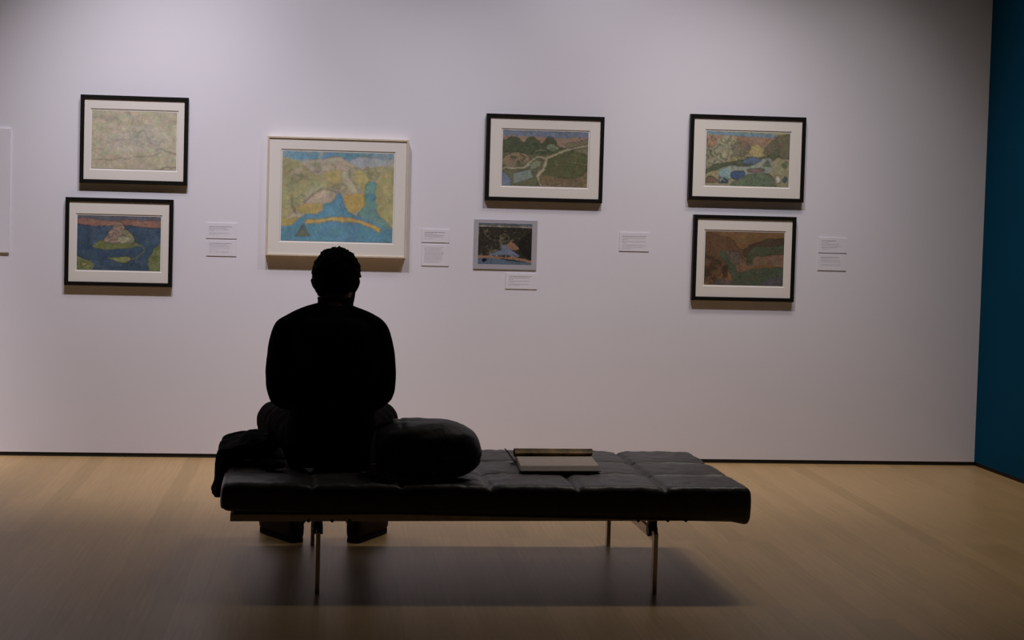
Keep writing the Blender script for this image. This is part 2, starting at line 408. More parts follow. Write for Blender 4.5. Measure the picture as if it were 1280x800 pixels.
ART['E'] = (1.2, [('bg', (50, 46, 36)),
    ('sharp', (96, 110, 122), [(0, 0), (1, 0), (1, .05), (0, .04)]),
    ('sharp', (168, 158, 148), [(0, .05), (1, .06), (1, .1), (0, .09)]),
    ('contour', (116, 102, 76), [(0, .08), (1, .1), (1, .7), (.7, .5), (.4, .5), (0, .8)], 4, 8, 3, {'a': .7}),
    ('blot', (122, 114, 78), [(0, .1), (.7, .1), (.6, .5), (.2, .8), (0, .8)], 8, 4, .1, {'a': .7}),
    ('poly', (26, 26, 24), [(.78, .4), (1.05, .2), (1.05, .85), (.86, .8), (.76, .6)], {'a': .8}),
    ('poly', (106, 122, 142), [(.2, .8), (.3, .7), (.42, .62), (.42, .53), (.52, .52), (.56, .6), (.66, .68), (.78, .8), (.5, .84)]),
    ('poly', (148, 108, 76), [(.53, .55), (.6, .44), (.68, .48), (.76, .62), (.66, .66), (.58, .62)]),
    ('poly', (84, 108, 130), [(-.05, .86), (.3, .86), (.7, .92), (1.05, .96), (1.05, 1.05), (-.05, 1.05)]),
    ('line', (156, 118, 86), [(.0, .83), (.3, .83), (.6, .84), (.9, .9), (1., .93)], .035),
    ('blot', (60, 40, 34), [(.3, .78), (.7, .78), (.7, .82), (.3, .82)], 24, 4, .1),
    ('poly', (16, 16, 18), [(.07, .9), (.1, .86), (.15, .88), (.14, .93), (.09, .94)]),
    ], dict(stroke=.16))
ART['F'] = (1.55, [('bg', (150, 142, 98)),
    ('poly', (150, 118, 90), [(-.05, .1), (.3, .07), (.6, .08), (1.05, .05), (1.05, .4), (.7, .3), (.1, .3), (-.05, .3)]),
    ('sharp', (100, 132, 146), [(0, .0), (.84, .03), (.8, .1), (.4, .08), (0, .06)]),
    ('poly', (104, 98, 72), [(.74, .2), (.86, .08), (1.05, .04), (1.05, .5), (.85, .46), (.7, .4)]),
    ('poly', (146, 142, 108), [(.1, .3), (.14, .14), (.24, .08), (.34, .12), (.42, .3), (.3, .5), (-.05, .78), (-.05, .3)]),
    ('contour', (92, 92, 68), [(-.05, .2), (.2, .1), (.5, .1), (.6, .4), (.2, .6), (-.05, .8)], 3.4, 6, 3, {'a': .75}),
    ('contour', (112, 102, 76), [(.5, .1), (1, .1), (1, .45), (.7, .4)], 4, 8, 3, {'a': .5}),
    ('poly', (164, 146, 84), [(.52, .3), (.6, .22), (.68, .3), (.66, .46), (.56, .46)]),
    ('poly', (98, 90, 78), [(.3, .3), (.36, .2), (.48, .18), (.54, .32), (.42, .46), (.34, .4)], {'a': .6}),
    ('poly', (86, 92, 66), [(-.05, .82), (.1, .62), (.3, .56), (.5, .5), (.7, .46), (.85, .3), (.86, .44), (.7, .6), (.4, .68), (.1, .74)]),
    ('poly', (82, 100, 124), [(.42, .58), (.5, .48), (.6, .47), (.68, .56), (.56, .6)]),
    ('poly', (140, 150, 130), [(.16, .72), (.3, .62), (.44, .64), (.6, .6), (.74, .46), (.8, .6), (.76, .76), (.5, .8), (.2, .84)]),
    ('sharp', (104, 112, 84), [(.68, .62), (.74, .5), (.79, .64)]),
    ('poly', (118, 158, 162), [(.18, .74), (.28, .68), (.32, .8), (.28, .9), (.17, .88)], {'a': .7}),
    ('poly', (62, 86, 120), [(.31, .8), (.36, .73), (.46, .74), (.45, .84), (.38, .89), (.33, .86)]),
    ('poly', (118, 98, 86), [(.5, .72), (.6, .66), (.72, .7), (.62, .76)]),
    ('poly', (96, 112, 82), [(.4, .88), (.55, .78), (.72, .76), (.8, .82), (.82, 1.05), (.3, 1.05)]),
    ('sharp', (140, 136, 96), [(.8, .62), (.86, .5), (1, .48), (1, .98), (.83, .98)]),
    ('poly', (190, 182, 160), [(.84, .94), (.84, .84), (.87, .8), (.9, .86), (.89, .94)]),
    ('poly', (62, 92, 104), [(.93, .86), (.95, .81), (.98, .86), (.96, .92), (.93, .9)]),
    ('poly', (100, 112, 74), [(.93, .56), (.96, .52), (.98, .6), (.95, .66), (.92, .62)]),
    ('poly', (124, 98, 74), [(.0, .9), (.06, .84), (.13, .88), (.13, .95), (0, .95)]),
    ('sharp', (58, 78, 88), [(.16, .85), (.28, .87), (.27, .97), (.16, .96)]),
    ('blot', (170, 180, 170), [(.16, .86), (.28, .87), (.27, .97), (.16, .96)], 30, 3, .1),
    ('sharp', (150, 142, 110), [(0, .95), (.3, .97), (.3, 1), (0, 1)]),
    ], dict())
ART['G'] = (1.4, [('bg', (118, 84, 42)),
    ('poly', (100, 70, 40), [(-.05, .1), (.2, .08), (.36, .16), (.43, .3), (.5, .36), (.4, .6), (.1, .9), (-.05, .9)]),
    ('poly', (78, 60, 42), [(.48, .4), (.54, .26), (.66, .2), (.78, .12), (.9, .12), (1.05, .1), (1.05, .3), (.7, .3), (.56, .5)]),
    ('poly', (76, 80, 54), [(.52, .6), (.54, .4), (.66, .27), (.86, .26), (1.05, .24), (1.05, .44), (.74, .44), (.68, .56), (.58, .64)]),
    ('poly', (122, 92, 66), [(.64, .46), (.8, .44), (1.05, .42), (1.05, .66), (.8, .62), (.64, .64), (.56, .7), (.56, .64)]),
    ('poly', (98, 84, 70), [(.18, .42), (.26, .36), (.42, .38), (.46, .5), (.5, .66), (.4, .74), (.3, .6)]),
    ('poly', (74, 82, 60), [(.18, .4), (.28, .4), (.36, .6), (.48, .74), (.62, .7), (.8, .66), (1.05, .7), (1.05, 1.05), (.4, 1.05), (.34, .8)]),
    ('poly', (84, 78, 82), [(.76, .92), (.88, .86), (1.05, .86), (1.05, 1.05), (.76, 1.05)]),
    ('blot', (60, 46, 28), [(-.05, .5), (.2, .5), (.34, .8), (.2, 1.05), (-.05, 1.05)], 9, 4, .0, {'a': .8}),
    ('contour', (66, 54, 40), [(.18, .36), (.56, .4), (.56, .74), (.3, .7)], 4, 6, 3, {'a': .6}),
    ('contour', (120, 112, 76), [(.5, .8), (.7, .66), (.7, .9), (.56, 1.0)], 4, 6, 3, {'a': .6}),
    ('poly', (82, 76, 78), [(.1, .98), (.2, .88), (.34, .94), (.36, 1.05), (.1, 1.05)], {'a': .7}),
    ('poly', (122, 86, 58), [(.4, .66), (.48, .58), (.56, .66), (.5, .76), (.42, .74)]),
    ], dict())

# ------------------------------------------------------------------ frames
def ring_profile(x0, x1, z0, z1, prof):
    """mitred moulding: prof = list of (inset, y)"""
    bm = bmesh.new(); loops = []
    for ins, y in prof:
        loops.append([bm.verts.new(p) for p in ((x0+ins, y, z0+ins), (x1-ins, y, z0+ins), (x1-ins, y, z1-ins), (x0+ins, y, z1-ins))])
    n = len(loops)
    for i in range(n):
        a, b = loops[i], loops[(i+1) % n]
        for k in range(4): bm.faces.new((a[k], a[(k+1) % 4], b[(k+1) % 4], b[k]))
    return bm

def picture(key, label, name, x0, x1, z0, z1, ax0, ax1, az0, az1, depth=.030, w=.021, wood='blackwood', double=True, tilt=0.):
    t = thing(name, label, 'picture', ((x0+x1)/2, 0, z0), 'framed drawings on the gallery wall')
    L = -t.location
    def P(n, bm, m, **k):
        o = obj(n, bm, m, t, **k); o.location = L; return o
    d = depth
    P('frame', ring_profile(x0, x1, z0, z1, [(0, -.001), (0, -d+.001), (.001, -d), (w-.001, -d), (w, -d+.001), (w, -.001)]), M[wood])
    ym = -d+.006
    # mat board with a window cut in it
    o = .004
    bm = bmesh.new()
    def loop(a, b, c, e, y): return [bm.verts.new(p) for p in ((a, y, c), (b, y, c), (b, y, e), (a, y, e))]
    l0 = loop(x0+w-.002, x1-w+.002, z0+w-.002, z1-w+.002, ym)
    l1 = loop(ax0-.005-o, ax1+.005+o, az0-.005-o, az1+.005+o, ym)
    l2 = loop(ax0-.005, ax1+.005, az0-.005, az1+.005, ym+.0025)
    for a, b in ((l0, l1), (l1, l2)):
        for k in range(4): bm.faces.new((a[k], a[(k+1) % 4], b[(k+1) % 4], b[k]))
    P('mat_board', bm, M['mat_cream'])
    P('backing_board', box(x0+w, x1-w, ym+.004, -.001, z0+w, z1-w), M['mat_edge'])
    g, layers, kw = ART[key]
    artwork('drawing', t, ax0, ax1, az0, az1, ym+.0028, layers, ord(key)*13, gain=g, **kw)
    return t

picture('A', 'black-framed faint pencil drawing on tan paper, above the blue landscape at far left', 'framed_drawing',
        -1.164, -.609, 1.435, 1.893, -1.105, -.668, 1.514, 1.815)
picture('B', 'black-framed drawing of a mountain island in dark blue sea under orange sky', 'framed_drawing',
        -1.233, -.678, .901, 1.36, -1.171, -.741, .985, 1.268)
picture('C', 'largest landscape in pale wood frame, bright blue lake among yellow hills, above the seated person', 'framed_drawing',
        -.195, .548, 1.081, 1.707, -.116, .472, 1.162, 1.633, depth=.048, w=.010, wood='maple')
picture('D', 'black-framed landscape with pale winding road and green hills, above the small unframed print', 'framed_drawing',
        .962, 1.597, 1.40, 1.862, 1.051, 1.513, 1.483, 1.778)
picture('F', 'black-framed pale yellow-green landscape with blue sky, above the brown drawing', 'framed_drawing',
        2.068, 2.707, 1.432, 1.894, 2.159, 2.622, 1.515, 1.806)
picture('G', 'black-framed dark brown and green landscape, lowest picture on the right side of the wall', 'framed_drawing',
        2.104, 2.672, .890, 1.354, 2.171, 2.610, .977, 1.266)

# white frame cut by the left edge of the photograph
t = thing('framed_drawing', 'white-framed picture cut off by the left edge of the photo', 'picture', (-1.9, 0, 1.063), 'framed drawings on the gallery wall')
for n, bm, m in (('frame', ring_profile(-2.26, -1.52, 1.063, 1.707, [(0, -.001), (0, -.011), (.001, -.012), (.069, -.012), (.070, -.011), (.070, -.001)]), M['wall']),
                 ('mat_board', box(-2.192, -1.588, -.008, -.001, 1.131, 1.639), M['mat_cream'])):
    o = obj(n, bm, m, t); o.location = -t.location

# unframed print on grey mount
t = thing('mounted_print', 'small unframed colour print with grey border, blue inlet between dark hills', 'picture', (1.083, 0, 1.033))
o = obj('mount_board', box(.913, 1.253, -.006, -.0005, 1.033, 1.298), M['photo_board'], t); o.location = -t.location
g, layers, kw = ART['E']
artwork('print', t, .936, 1.225, 1.060, 1.279, -.0065, layers, 77, gain=g, **kw)

# ------------------------------------------------------------------ wall labels
def wall_label(x0, x1, z0, z1, label, lines, name='wall_label'):
    """lines: (fraction down, start, end, weight)"""
    t = thing(name, label, 'label', ((x0+x1)/2, 0, z0), 'text labels beside the pictures')
    o = obj('card', box(x0, x1, -.0038, -.0005, z0, z1), M['paper'], t); o.location = -t.location
    H = z1-z0; W = x1-x0
    rnd = random.Random(x0*100+z0)
    bm = bmesh.new()
    for fr, a, b, w in lines:
        z = z1-fr*H; x = x0+a*W; end = x0+b*W; h = .0026 if w == 2 else .0020
        while x < end-.003:   # words made of separate letter strokes
            for k in range(rnd.randint(3, 8)):
                if x > end: break
                hh = h*rnd.choice((.7, 1., 1., 1.35)); lw = rnd.uniform(.0011, .0017)
                nf = len(bm.faces)
                add_box(bm, x, x+lw, -.0043, -.0037, z-h*.5, z-h*.5+hh); x += lw+.0005
                bm.faces.ensure_lookup_table()
                for f in bm.faces[nf:]: f.material_index = 2-w
            x += .0016
    o = obj('lettering', bm, M['ink_bold'], t); o.location = -t.location
    o.data.materials.append(M['ink']); o.data.materials.append(M['ink_soft'])
    return t
std = [(.24, .09, .84, 2), (.34, .09, .66, 1), (.43, .09, .74, 1), (.52, .09, .24, 0), (.66, .09, .76, 1), (.75, .09, .42, 0)]
std2 = [(.20, .09, .82, 2), (.30, .09, .68, 1), (.40, .09, .78, 1), (.50, .09, .76, 0), (.60, .09, .36, 1), (.75, .09, .76, 1)]
wall_label(-.506, -.347, 1.163, 1.244, 'upper white text label between the black-framed left pictures and the large landscape', std)
wall_label(-.504, -.347, 1.071, 1.153, 'lower white text label between the black-framed left pictures and the large landscape', std2)
wall_label(.632, .781, 1.169, 1.239, 'small white text label right of the large landscape, above the longer text label',
           [(.24, .1, .82, 2), (.36, .1, .5, 1), (.46, .1, .8, 1), (.57, .1, .76, 1), (.72, .1, .4, 0)])
wall_label(.634, .781, 1.044, 1.158, 'tall white label with a full paragraph of text, right of the large landscape',
           [(.14+.068*i, .1, (.78, .72, .66, .8, .84, .76, .72, .78, .7, .74, .66)[i], 1 if i % 3 else 0) for i in range(11)])
wall_label(1.090, 1.260, .930, 1.014, 'white text label below the small unframed print',
           [(.2, .1, .82, 2), (.3, .1, .74, 1), (.39, .1, .24, 1), (.5, .1, .76, 1), (.58, .1, .26, 0), (.7, .1, .74, 1), (.78, .1, .44, 0)])
wall_label(1.703, 1.867, 1.147, 1.247, 'lone white text label between the winding road and yellow-green landscapes',
           [(.2, .1, .9, 2), (.3, .1, .86, 1), (.38, .1, .3, 1), (.48, .1, .88, 1), (.56, .1, .26, 0), (.68, .1, .88, 1), (.78, .1, .84, 0), (.86, .1, .4, 0)])
wall_label(2.809, 2.968, 1.164, 1.245, 'upper white text label at the right, beside the brown drawing',
           [(.2, .1, .62, 2), (.32, .1, .4, 1), (.44, .1, .74, 1), (.55, .1, .82, 0), (.66, .1, .66, 1), (.77, .1, .36, 0)])
wall_label(2.808, 2.967, 1.067, 1.156, 'lower white text label at the right, beside the brown drawing',
           [(.2, .1, .76, 2), (.3, .1, .5, 1), (.4, .1, .78, 1), (.5, .1, .8, 0), (.66, .1, .8, 1)])

# ------------------------------------------------------------------ bench
BX0, BX1, BY0, BY1 = -.300, 1.560, -2.865, -2.045
bench = thing('daybed_bench', 'long low black quilted leather bench on flat steel legs', 'bench', (.63, -2.455, 0))
def bp(name, bm, m, **k):
    o = obj(name, bm, m, bench, **k); o.location = -bench.location; return o
def pad():
    bm = bmesh.new()
    NX, NY, NZ = 168, 78, 16
    cx, cy = (BX0+BX1)/2, (BY0+BY1)/2; hx, hy = (BX1-BX0)/2, (BY1-BY0)/2
    zt, zb = .379, .266; cz = (zt+zb)/2; hz = (zt-zb)/2; R = .024
    cells = {}
    def vert(i, j, k):
        key = (i, j, k)
        if key in cells: return cells[key]
        p = Vector((-hx+2*hx*i/NX, -hy+2*hy*j/NY, -hz+2*hz*k/NZ))
        # rounded box
        q = Vector((max(-hx+R, min(hx-R, p.x)), max(-hy+R, min(hy-R, p.y)), max(-hz+R, min(hz-R, p.z))))
        d = p-q
        if d.length > 1e-9: p = q+d.normalized()*R*min(1, 1.0) if (abs(d.x) > 1e-9)+(abs(d.y) > 1e-9)+(abs(d.z) > 1e-9) > 1 else p
        fz = k/NZ
        # side bulge and corner rounding
        bulge = .005*math.sin(PI*fz)
        if i in (0, NX): p.x += math.copysign(bulge, p.x)
        if j in (0, NY): p.y += math.copysign(bulge, p.y)
        u = (i/NX)*6; v = (j/NY)*3
        du = min(abs(u-round(u)), .5)*2; dv = min(abs(v-round(v)), .5)*2
        iu = 0 < round(u) < 6; iv = 0 < round(v) < 3
        su = 1-math.exp(-(du*.31/2/.010)**1.2) if iu else 1
        sv = 1-math.exp(-(dv*.27/2/.010)**1.2) if iv else 1
        top = max(0, (fz-.5)*2)
        pu = 1 if (u < .5 or u > 5.5) else math.sin(PI*(u % 1))**.38; pv = 1 if (v < .5 or v > 2.5) else math.sin(PI*(v % 1))**.38
        puff = .007*pu*pv
        edge = min(1, min(u, 6-u)*.31/.05, min(v, 3-v)*.27/.05)
        h = puff-.012*(1-su*sv)*(.35+.65*edge) + .0030*fbm((p.x, p.y, 0), 16) + .0016*fbm((p.x, p.y, 3), 40)
        if 0 < i < NX and 0 < j < NY and k == NZ or top > 0:
            p.z += h*top
        if k == 0 or fz < .5:
            t_ = (i/NX)
            p.z += (.020-.027*t_ )*(1-2*fz) + (-.012*max(0, (t_-.965)/.035))*(1-2*fz)
        w = bm.verts.new((p.x+cx, p.y+cy, p.z+cz)); cells[key] = w; return w
    def quad(a, b, c, d):
        bm.faces.new((a, b, c, d))
    for i in range(NX):
        for j in range(NY):
            for k in (0, NZ): quad(vert(i, j, k), vert(i+1, j, k), vert(i+1, j+1, k), vert(i, j+1, k))
        for k in range(NZ):
            for j in (0, NY): quad(vert(i, j, k), vert(i+1, j, k), vert(i+1, j, k+1), vert(i, j, k+1))
    for j in range(NY):
        for k in range(NZ):
            for i in (0, NX): quad(vert(i, j, k), vert(i, j+1, k), vert(i, j+1, k+1), vert(i, j, k+1))
    return bm
bp('cushion', pad(), M['leather'], smooth=True)
# seat frame: flat steel bars on edge
def tilt(bm):
    for v in bm.verts: v.co.z += .010*(v.co.x+.27)/1.3
    return bm
bm = bmesh.new()
add_box(bm, -.270, 1.50, -2.826, -2.816, .246, .270, .001)
add_box(bm, -.270, 1.50, -2.094, -2.084, .246, .270, .001)
add_box(bm, -.270, -.260, -2.816, -2.094, .246, .270, .001)
add_box(bm, 1.49, 1.50, -2.816, -2.094, .246, .270, .001)
bp('seat_frame', tilt(bm), M['steel'])
bm = bmesh.new(); add_box(bm, -.262, 1.492, -2.812, -2.098, .262, .268)
bp('support_panel', tilt(bm), M['rubber'])
for lx in (.035, 1.227):
    y0, y1 = -2.838, -2.052
    for s, ye in ((1, y0), (-1, y1)):
        bm = bmesh.new()
        pts = [(ye, 0), (ye, .212), (ye+s*.007, .219), (ye+s*.16, .219), (ye+s*.16, .186), (ye+s*.032, .186), (ye+s*.028, .180), (ye+s*.028, 0)]
        add_prism_yz(bm, pts, lx-.0075, lx+.0075)
        bp('leg', bm, M['steel'])
    bp('crossbar', box(lx-.0075, lx+.0075, y0+.16, y1-.16, .186, .219), M['steel'])
    for yy in (-2.775, -2.115):
        bm = bmesh.new()
        add_cyl(bm, (lx-.0165, yy, .212), (lx+.0165, yy, .212), .019, 20)
        add_box(bm, lx-.015, lx+.015, yy-.014, yy+.014, .212, .252, .002)
        bp('rubber_mount', bm, M['rubber'], smooth=False)
for sx in (-.0, .082, .143, 1.163, 1.27, 1.335):
    bm = bmesh.new(); z = .244+.010*(sx+.27)/1.3
    add_cyl(bm, (sx, -2.829, z+.004), (sx, -2.80, z+.004), .006, 12)
    bp('rubber_ring', bm, M['rubber'])

# ------------------------------------------------------------------ person
person = thing('person', 'person in black sweater and trousers seated on the bench, back turned, facing the large landscape', 'person', (.09, -2.40, 0))
PC = .086
def pfuse(name, bm, vox, m, parent=None, **k):
    o = fuse(name, bm, vox, m, parent or person, **k)
    o.location = -person.location if parent is None else (0, 0, 0); return o

HC = Vector((.096, -2.335, 1.053))           # centre of the head
HR = Matrix.Rotation(math.radians(-14), 3, 'Z') @ Matrix.Rotation(math.radians(-6), 3, 'X')
def hp(x, y, z): return HC + HR @ Vector((x, y, z))
def htube(bm, pts, **k):
    out = []
    for p in pts:
        q = hp(*p[:3]); out.append((q.x, q.y, q.z, *p[3:]))
    add_tube(bm, out, **k)

UC = PC-.008        # centre of the shoulders
def arm_points(s, grow=0.):
    X = lambda d: UC+s*d
    return [(X(.120), -2.435, .890, .052+grow, .054+grow), (X(.158), -2.436, .876, .055+grow, .058+grow),
            (X(.180), -2.438, .800, .053+grow, .060+grow), (X(.187), -2.445, .715, .053+grow, .057+grow),
            (X(.182), -2.450, .655, .050+grow, .052+grow), (X(.165), -2.395, .632, .046+grow, .046+grow),
            (X(.145), -2.31, .618, .038+grow, .040+grow), (X(.125), -2.225, .605, .029+grow, .031+grow)]
def leg_points(s, grow=0.):
    X = lambda d: PC+s*d
    return [(X(.085), -2.44, .475, .085+grow, .078+grow), (X(.14), -2.26, .490, .080+grow, .072+grow),
            (X(.195), -2.07, .496, .068+grow, .062+grow), (X(.215), -1.985, .478, .058+grow, .060+grow),
            (X(.205), -1.955, .40, .052+grow, .056+grow), (X(.175), -1.965, .29, .052+grow, .054+grow),
            (X(.14), -1.985, .17, .042+grow, .044+grow), (X(.118), -2.0, .085, .036+grow, .038+grow)]
TORSO = [(.475, -2.458, .162, .111), (.53, -2.465, .160, .112), (.60, -2.465, .145, .110), (.70, -2.462, .155, .112),
         (.80, -2.455, .165, .115), (.870, -2.442, .155, .104), (.900, -2.434, .125, .085), (.915, -2.43, .090, .066)]

def add_hand(bm, wrist, fwd, up, s):
    f = Vector(fwd).normalized(); u = Vector(up); u = (u-f*u.dot(f)).normalized(); r = f.cross(u)*s  # r points to the thumb side
    w = Vector(wrist)
    def g(a, b, c): return w+r*a+f*b+u*c
    q = g(0, 0, 0); m1 = g(0, .03, .002); m2 = g(.0, .085, 0)
    add_tube(bm, [(*g(0, -.02, 0), .028, .021), (*q, .028, .019), (*m1, .036, .017), (*g(0, .06, .002), .041, .015), (*m2, .041, .012)], side=tuple(r), seg=20)
    for k, (off, ln) in enumerate(((.030, .072), (.010, .080), (-.011, .074), (-.031, .058))):
        a = off*.12
        add_tube(bm, [(*g(off, .075, 0), .0098, .0095), (*g(off+a, .085+ln*.42, .004), .0090, .0088),
                      (*g(off+a*1.5, .085+ln*.74, -.008), .0082, .008), (*g(off+a*1.7, .085+ln*.98, -.026), .0074, .007)], side=tuple(r), seg=12)
    add_tube(bm, [(*g(.022, .018, -.004), .014, .013), (*g(.046, .045, -.008), .0115, .011), (*g(.058, .072, -.012), .0098, .0095), (*g(.062, .094, -.018), .0082, .008)], side=tuple(u), seg=12)

bm = bmesh.new()
# trunk, neck
add_tube(bm, [(PC, y, z, rx*.9, ry*.9) for z, y, rx, ry in TORSO], side=(1, 0, 0), seg=36)
add_tube(bm, [(PC+.003, -2.415, .93, .066, .062), (PC+.006, -2.39, .985, .056, .056), (PC+.008, -2.355, 1.04, .056, .058)], side=(1, 0, 0), seg=28)
# skull and jaw
add_ellipsoid(bm, hp(0, -.008, .022), (.072, .090, .086), HR, 36)
htube(bm, [(0, .01, -.01, .066, .080), (0, .028, -.045, .060, .062), (0, .045, -.078, .046, .044), (0, .056, -.096, .030, .026)], side=tuple(HR @ Vector((1, 0, 0))), seg=28)
add_ellipsoid(bm, hp(0, .078, .022), (.052, .016, .014), HR)          # brow
for s in (-1, 1):
    add_ellipsoid(bm, hp(.037*s, .066, -.012), (.020, .018, .016), HR) # cheekbone
    add_ellipsoid(bm, hp(.030*s, .072, .008), (.012, .012, .008), HR)  # eye
    # ear: rim and lobe
    htube(bm, [(.071*s, -.004, -.030, .006, .008), (.084*s, -.016, -.014, .005, .010), (.090*s, -.020, .006, .005, .010), (.085*s, -.008, .018, .005, .008)], side=tuple(HR @ Vector((1, 0, 0))), seg=12)
    add_ellipsoid(bm, hp(.074*s, -.006, -.006), (.007, .012, .022), HR)
htube(bm, [(0, .086, .012, .007, .008), (0, .098, -.010, .009, .011), (0, .102, -.024, .013, .010)], side=tuple(HR @ Vector((1, 0, 0))), seg=14)
add_ellipsoid(bm, hp(0, .088, -.048), (.022, .010, .005), HR)
add_ellipsoid(bm, hp(0, .086, -.058), (.019, .010, .006), HR)
for s in (-1, 1):
    add_tube(bm, arm_points(s, -.012), side=(1, 0, 0), seg=20)
    add_tube(bm, leg_points(s, -.012), side=(1, 0, 0), seg=20)
    add_tube(bm, [(PC+s*.118, -2.0, .12, .030, .034), (PC+s*.122, -1.99, .06, .030, .040), (PC+s*.165, -1.90, .040, .034, .024), (PC+s*.195, -1.84, .034, .030, .018)], side=(1, 0, 0), seg=16)
    add_hand(bm, (PC+s*.112, -2.205, .604), (s*.05, 1, -.16), (0, 0, 1), -s)
def clip_seat(b2):
    for v in b2.verts:
        if -2.90 < v.co.y < -2.03 and .28 < v.co.z < .389: v.co.z = .389
body = pfuse('body', bm, .0048, M['skin'], smooth_it=3, post=clip_seat)
body['label'] = 'bare head, neck and hands'

# hair: shell over the skull with curls
def hair():
    bm = bmesh.new(); NU, NV = 120, 70
    for v in range(NV+1):
        th = PI*v/NV*.86
        for u in range(NU):
            ph = 2*PI*u/NU
            d = Vector((math.sin(th)*math.sin(ph), -math.sin(th)*math.cos(ph), math.cos(th)))   # ph=0 is the back
            front = (1-math.cos(ph))/2                                # 1 at the face
            lim = .86*PI*(1-.52*front**1.1)
            side = math.sin(ph)**2
            lim -= .30*side
            f = min(1, max(0, (lim-th)/.16))
            base = Vector((.0755*d.x, .094*d.y, .090*d.z))
            nz = noise.noise(d*5)*.0045 + noise.noise(d*11+Vector((5, 0, 0)))*.0055 + noise.noise(d*24)*.0035 + noise.noise(d*50)*.0015
            thick = .010+.010*max(0, d.z)+.004*side
            k = f**.5
            p = base + d*((thick+nz)*k - .010*(1-k))
            # nape falls straighter than the skull
            if d.z < 0: p = p + Vector((0, 0, d.z*.022*(1-front))); 
            if d.z < -.2: p.x *= 1+.0*d.z
            bm.verts.new(hp(p.x, p.y-.008, p.z+.022))
    bm.verts.ensure_lookup_table(); V = bm.verts
    for v in range(NV):
        for u in range(NU):
            a, b = v*NU+u, v*NU+(u+1) % NU
            bm.faces.new((V[a], V[b], V[b+NU], V[a+NU]))
    bm.faces.new([V[NV*NU+u] for u in range(NU)])
    bmesh.ops.remove_doubles(bm, verts=bm.verts, dist=1e-6)
    return bm
o = obj('hair', hair(), M['hair'], person, smooth=True); o.location = -person.location

# face mask with ear loops
bm = bmesh.new()
N = 26; rows = 12
for j in range(rows+1):
    z = -.014-.082*j/rows
    for i in range(N+1):
        a = math.radians(-84+168*i/N); t_ = j/rows
        rx = .068-.012*t_*t_; ry = .086-.008*t_; puff = .016*math.cos(a)**2*math.sin(PI*(t_*.8+.12))
        bm.verts.new(hp((rx+.003+puff*.4)*math.sin(a), .012+(ry+puff)*math.cos(a)*.92, z))
bm.verts.ensure_lookup_table()
for j in range(rows):
    for i in range(N):
        a = j*(N+1)+i; bm.faces.new([bm.verts[k] for k in (a, a+1, a+N+2, a+N+1)])
bmesh.ops.solidify(bm, geom=bm.faces[:], thickness=.002)
o = obj('face_mask', bm, M['mask'], person, smooth=True); o.location = -person.location
for s in (-1, 1):
    bm = bmesh.new()
    htube(bm, [(.070*s, .018, -.022, .0016, .0016), (.080*s, -.006, .014, .0016, .0016), (.092*s, -.030, .006, .0016, .0016), (.078*s, -.020, -.022, .0016, .0016), (.066*s, .016, -.060, .0016, .0016)], seg=8)
    q = obj('ear_loop', bm, M['mask'], o, smooth=True)

# sweater
bm = bmesh.new()
add_tube(bm, [(PC, y, z, rx+.012, ry+.012) for z, y, rx, ry in TORSO], side=(1, 0, 0), seg=40, power=2.2)
# shoulder slope
add_tube(bm, [(UC-.160, -2.435, .889, .050, .050), (UC-.11, -2.43, .906, .056, .056), (UC-.055, -2.424, .922, .060, .058), (UC, -2.42, .930, .062, .060), (UC+.055, -2.424, .922, .060, .058), (UC+.11, -2.43, .906, .056, .056), (UC+.160, -2.435, .889, .050, .050)], side=(0, 1, 0), seg=28)
for s in (-1, 1): add_tube(bm, arm_points(s, .004), side=(1, 0, 0), seg=24)
def sw_disp(p):
    low = max(0, min(1, (.72-p.z)/.25))
    return .0030*fbm(p, 9, (3, 1, 0)) + .0055*low*noise.noise(Vector((p.x*6, p.y*6, p.z*26))) + .003*noise.noise(Vector((p.x*22, p.y*22, p.z*7)))
sweater = pfuse('sweater', bm, .009, M['sweater'], smooth_it=9, disp=sw_disp, post=clip_seat)
bm = bmesh.new()
NR = 40; prof = [(.064, .950), (.0625, .972), (.0615, .992), (.0635, 1.000), (.0615, 1.002), (.0575, .995), (.0575, .955)]
for k, (r_, z_) in enumerate(prof):
    for i in range(NR):
        a = 2*PI*i/NR
        bm.verts.new((PC+.006+r_*1.08*math.cos(a), -2.402+(z_-.95)*.35+r_*math.sin(a), z_+.004*math.sin(a)*-1))
bm.verts.ensure_lookup_table()
for k in range(len(prof)):
    for i in range(NR):
        a = k*NR+i; b = k*NR+(i+1) % NR; c = ((k+1) % len(prof))*NR
        bm.faces.new([bm.verts[q] for q in (a, b, c+(i+1) % NR, c+i)])
o = obj('collar', bm, M['collar'], sweater, smooth=True); o['label'] = 'dark blue-grey collar'

# trousers
bm = bmesh.new()
add_tube(bm, [(PC-.005, -2.462, .418, .176, .122), (PC, -2.462, .47, .168, .118), (PC, -2.464, .52, .158, .114), (PC, -2.47, .56, .158, .116)], side=(1, 0, 0), seg=40, power=3)
for s in (-1, 1): add_tube(bm, leg_points(s, .010), side=(1, 0, 0), seg=24)
def tr_disp(p): return .004*fbm(p, 8, (0, 4, 2)) + .005*noise.noise(Vector((p.x*14, p.y*30, p.z*14)))
pfuse('trousers', bm, .010, M['pants'], smooth_it=6, disp=tr_disp, post=clip_seat)

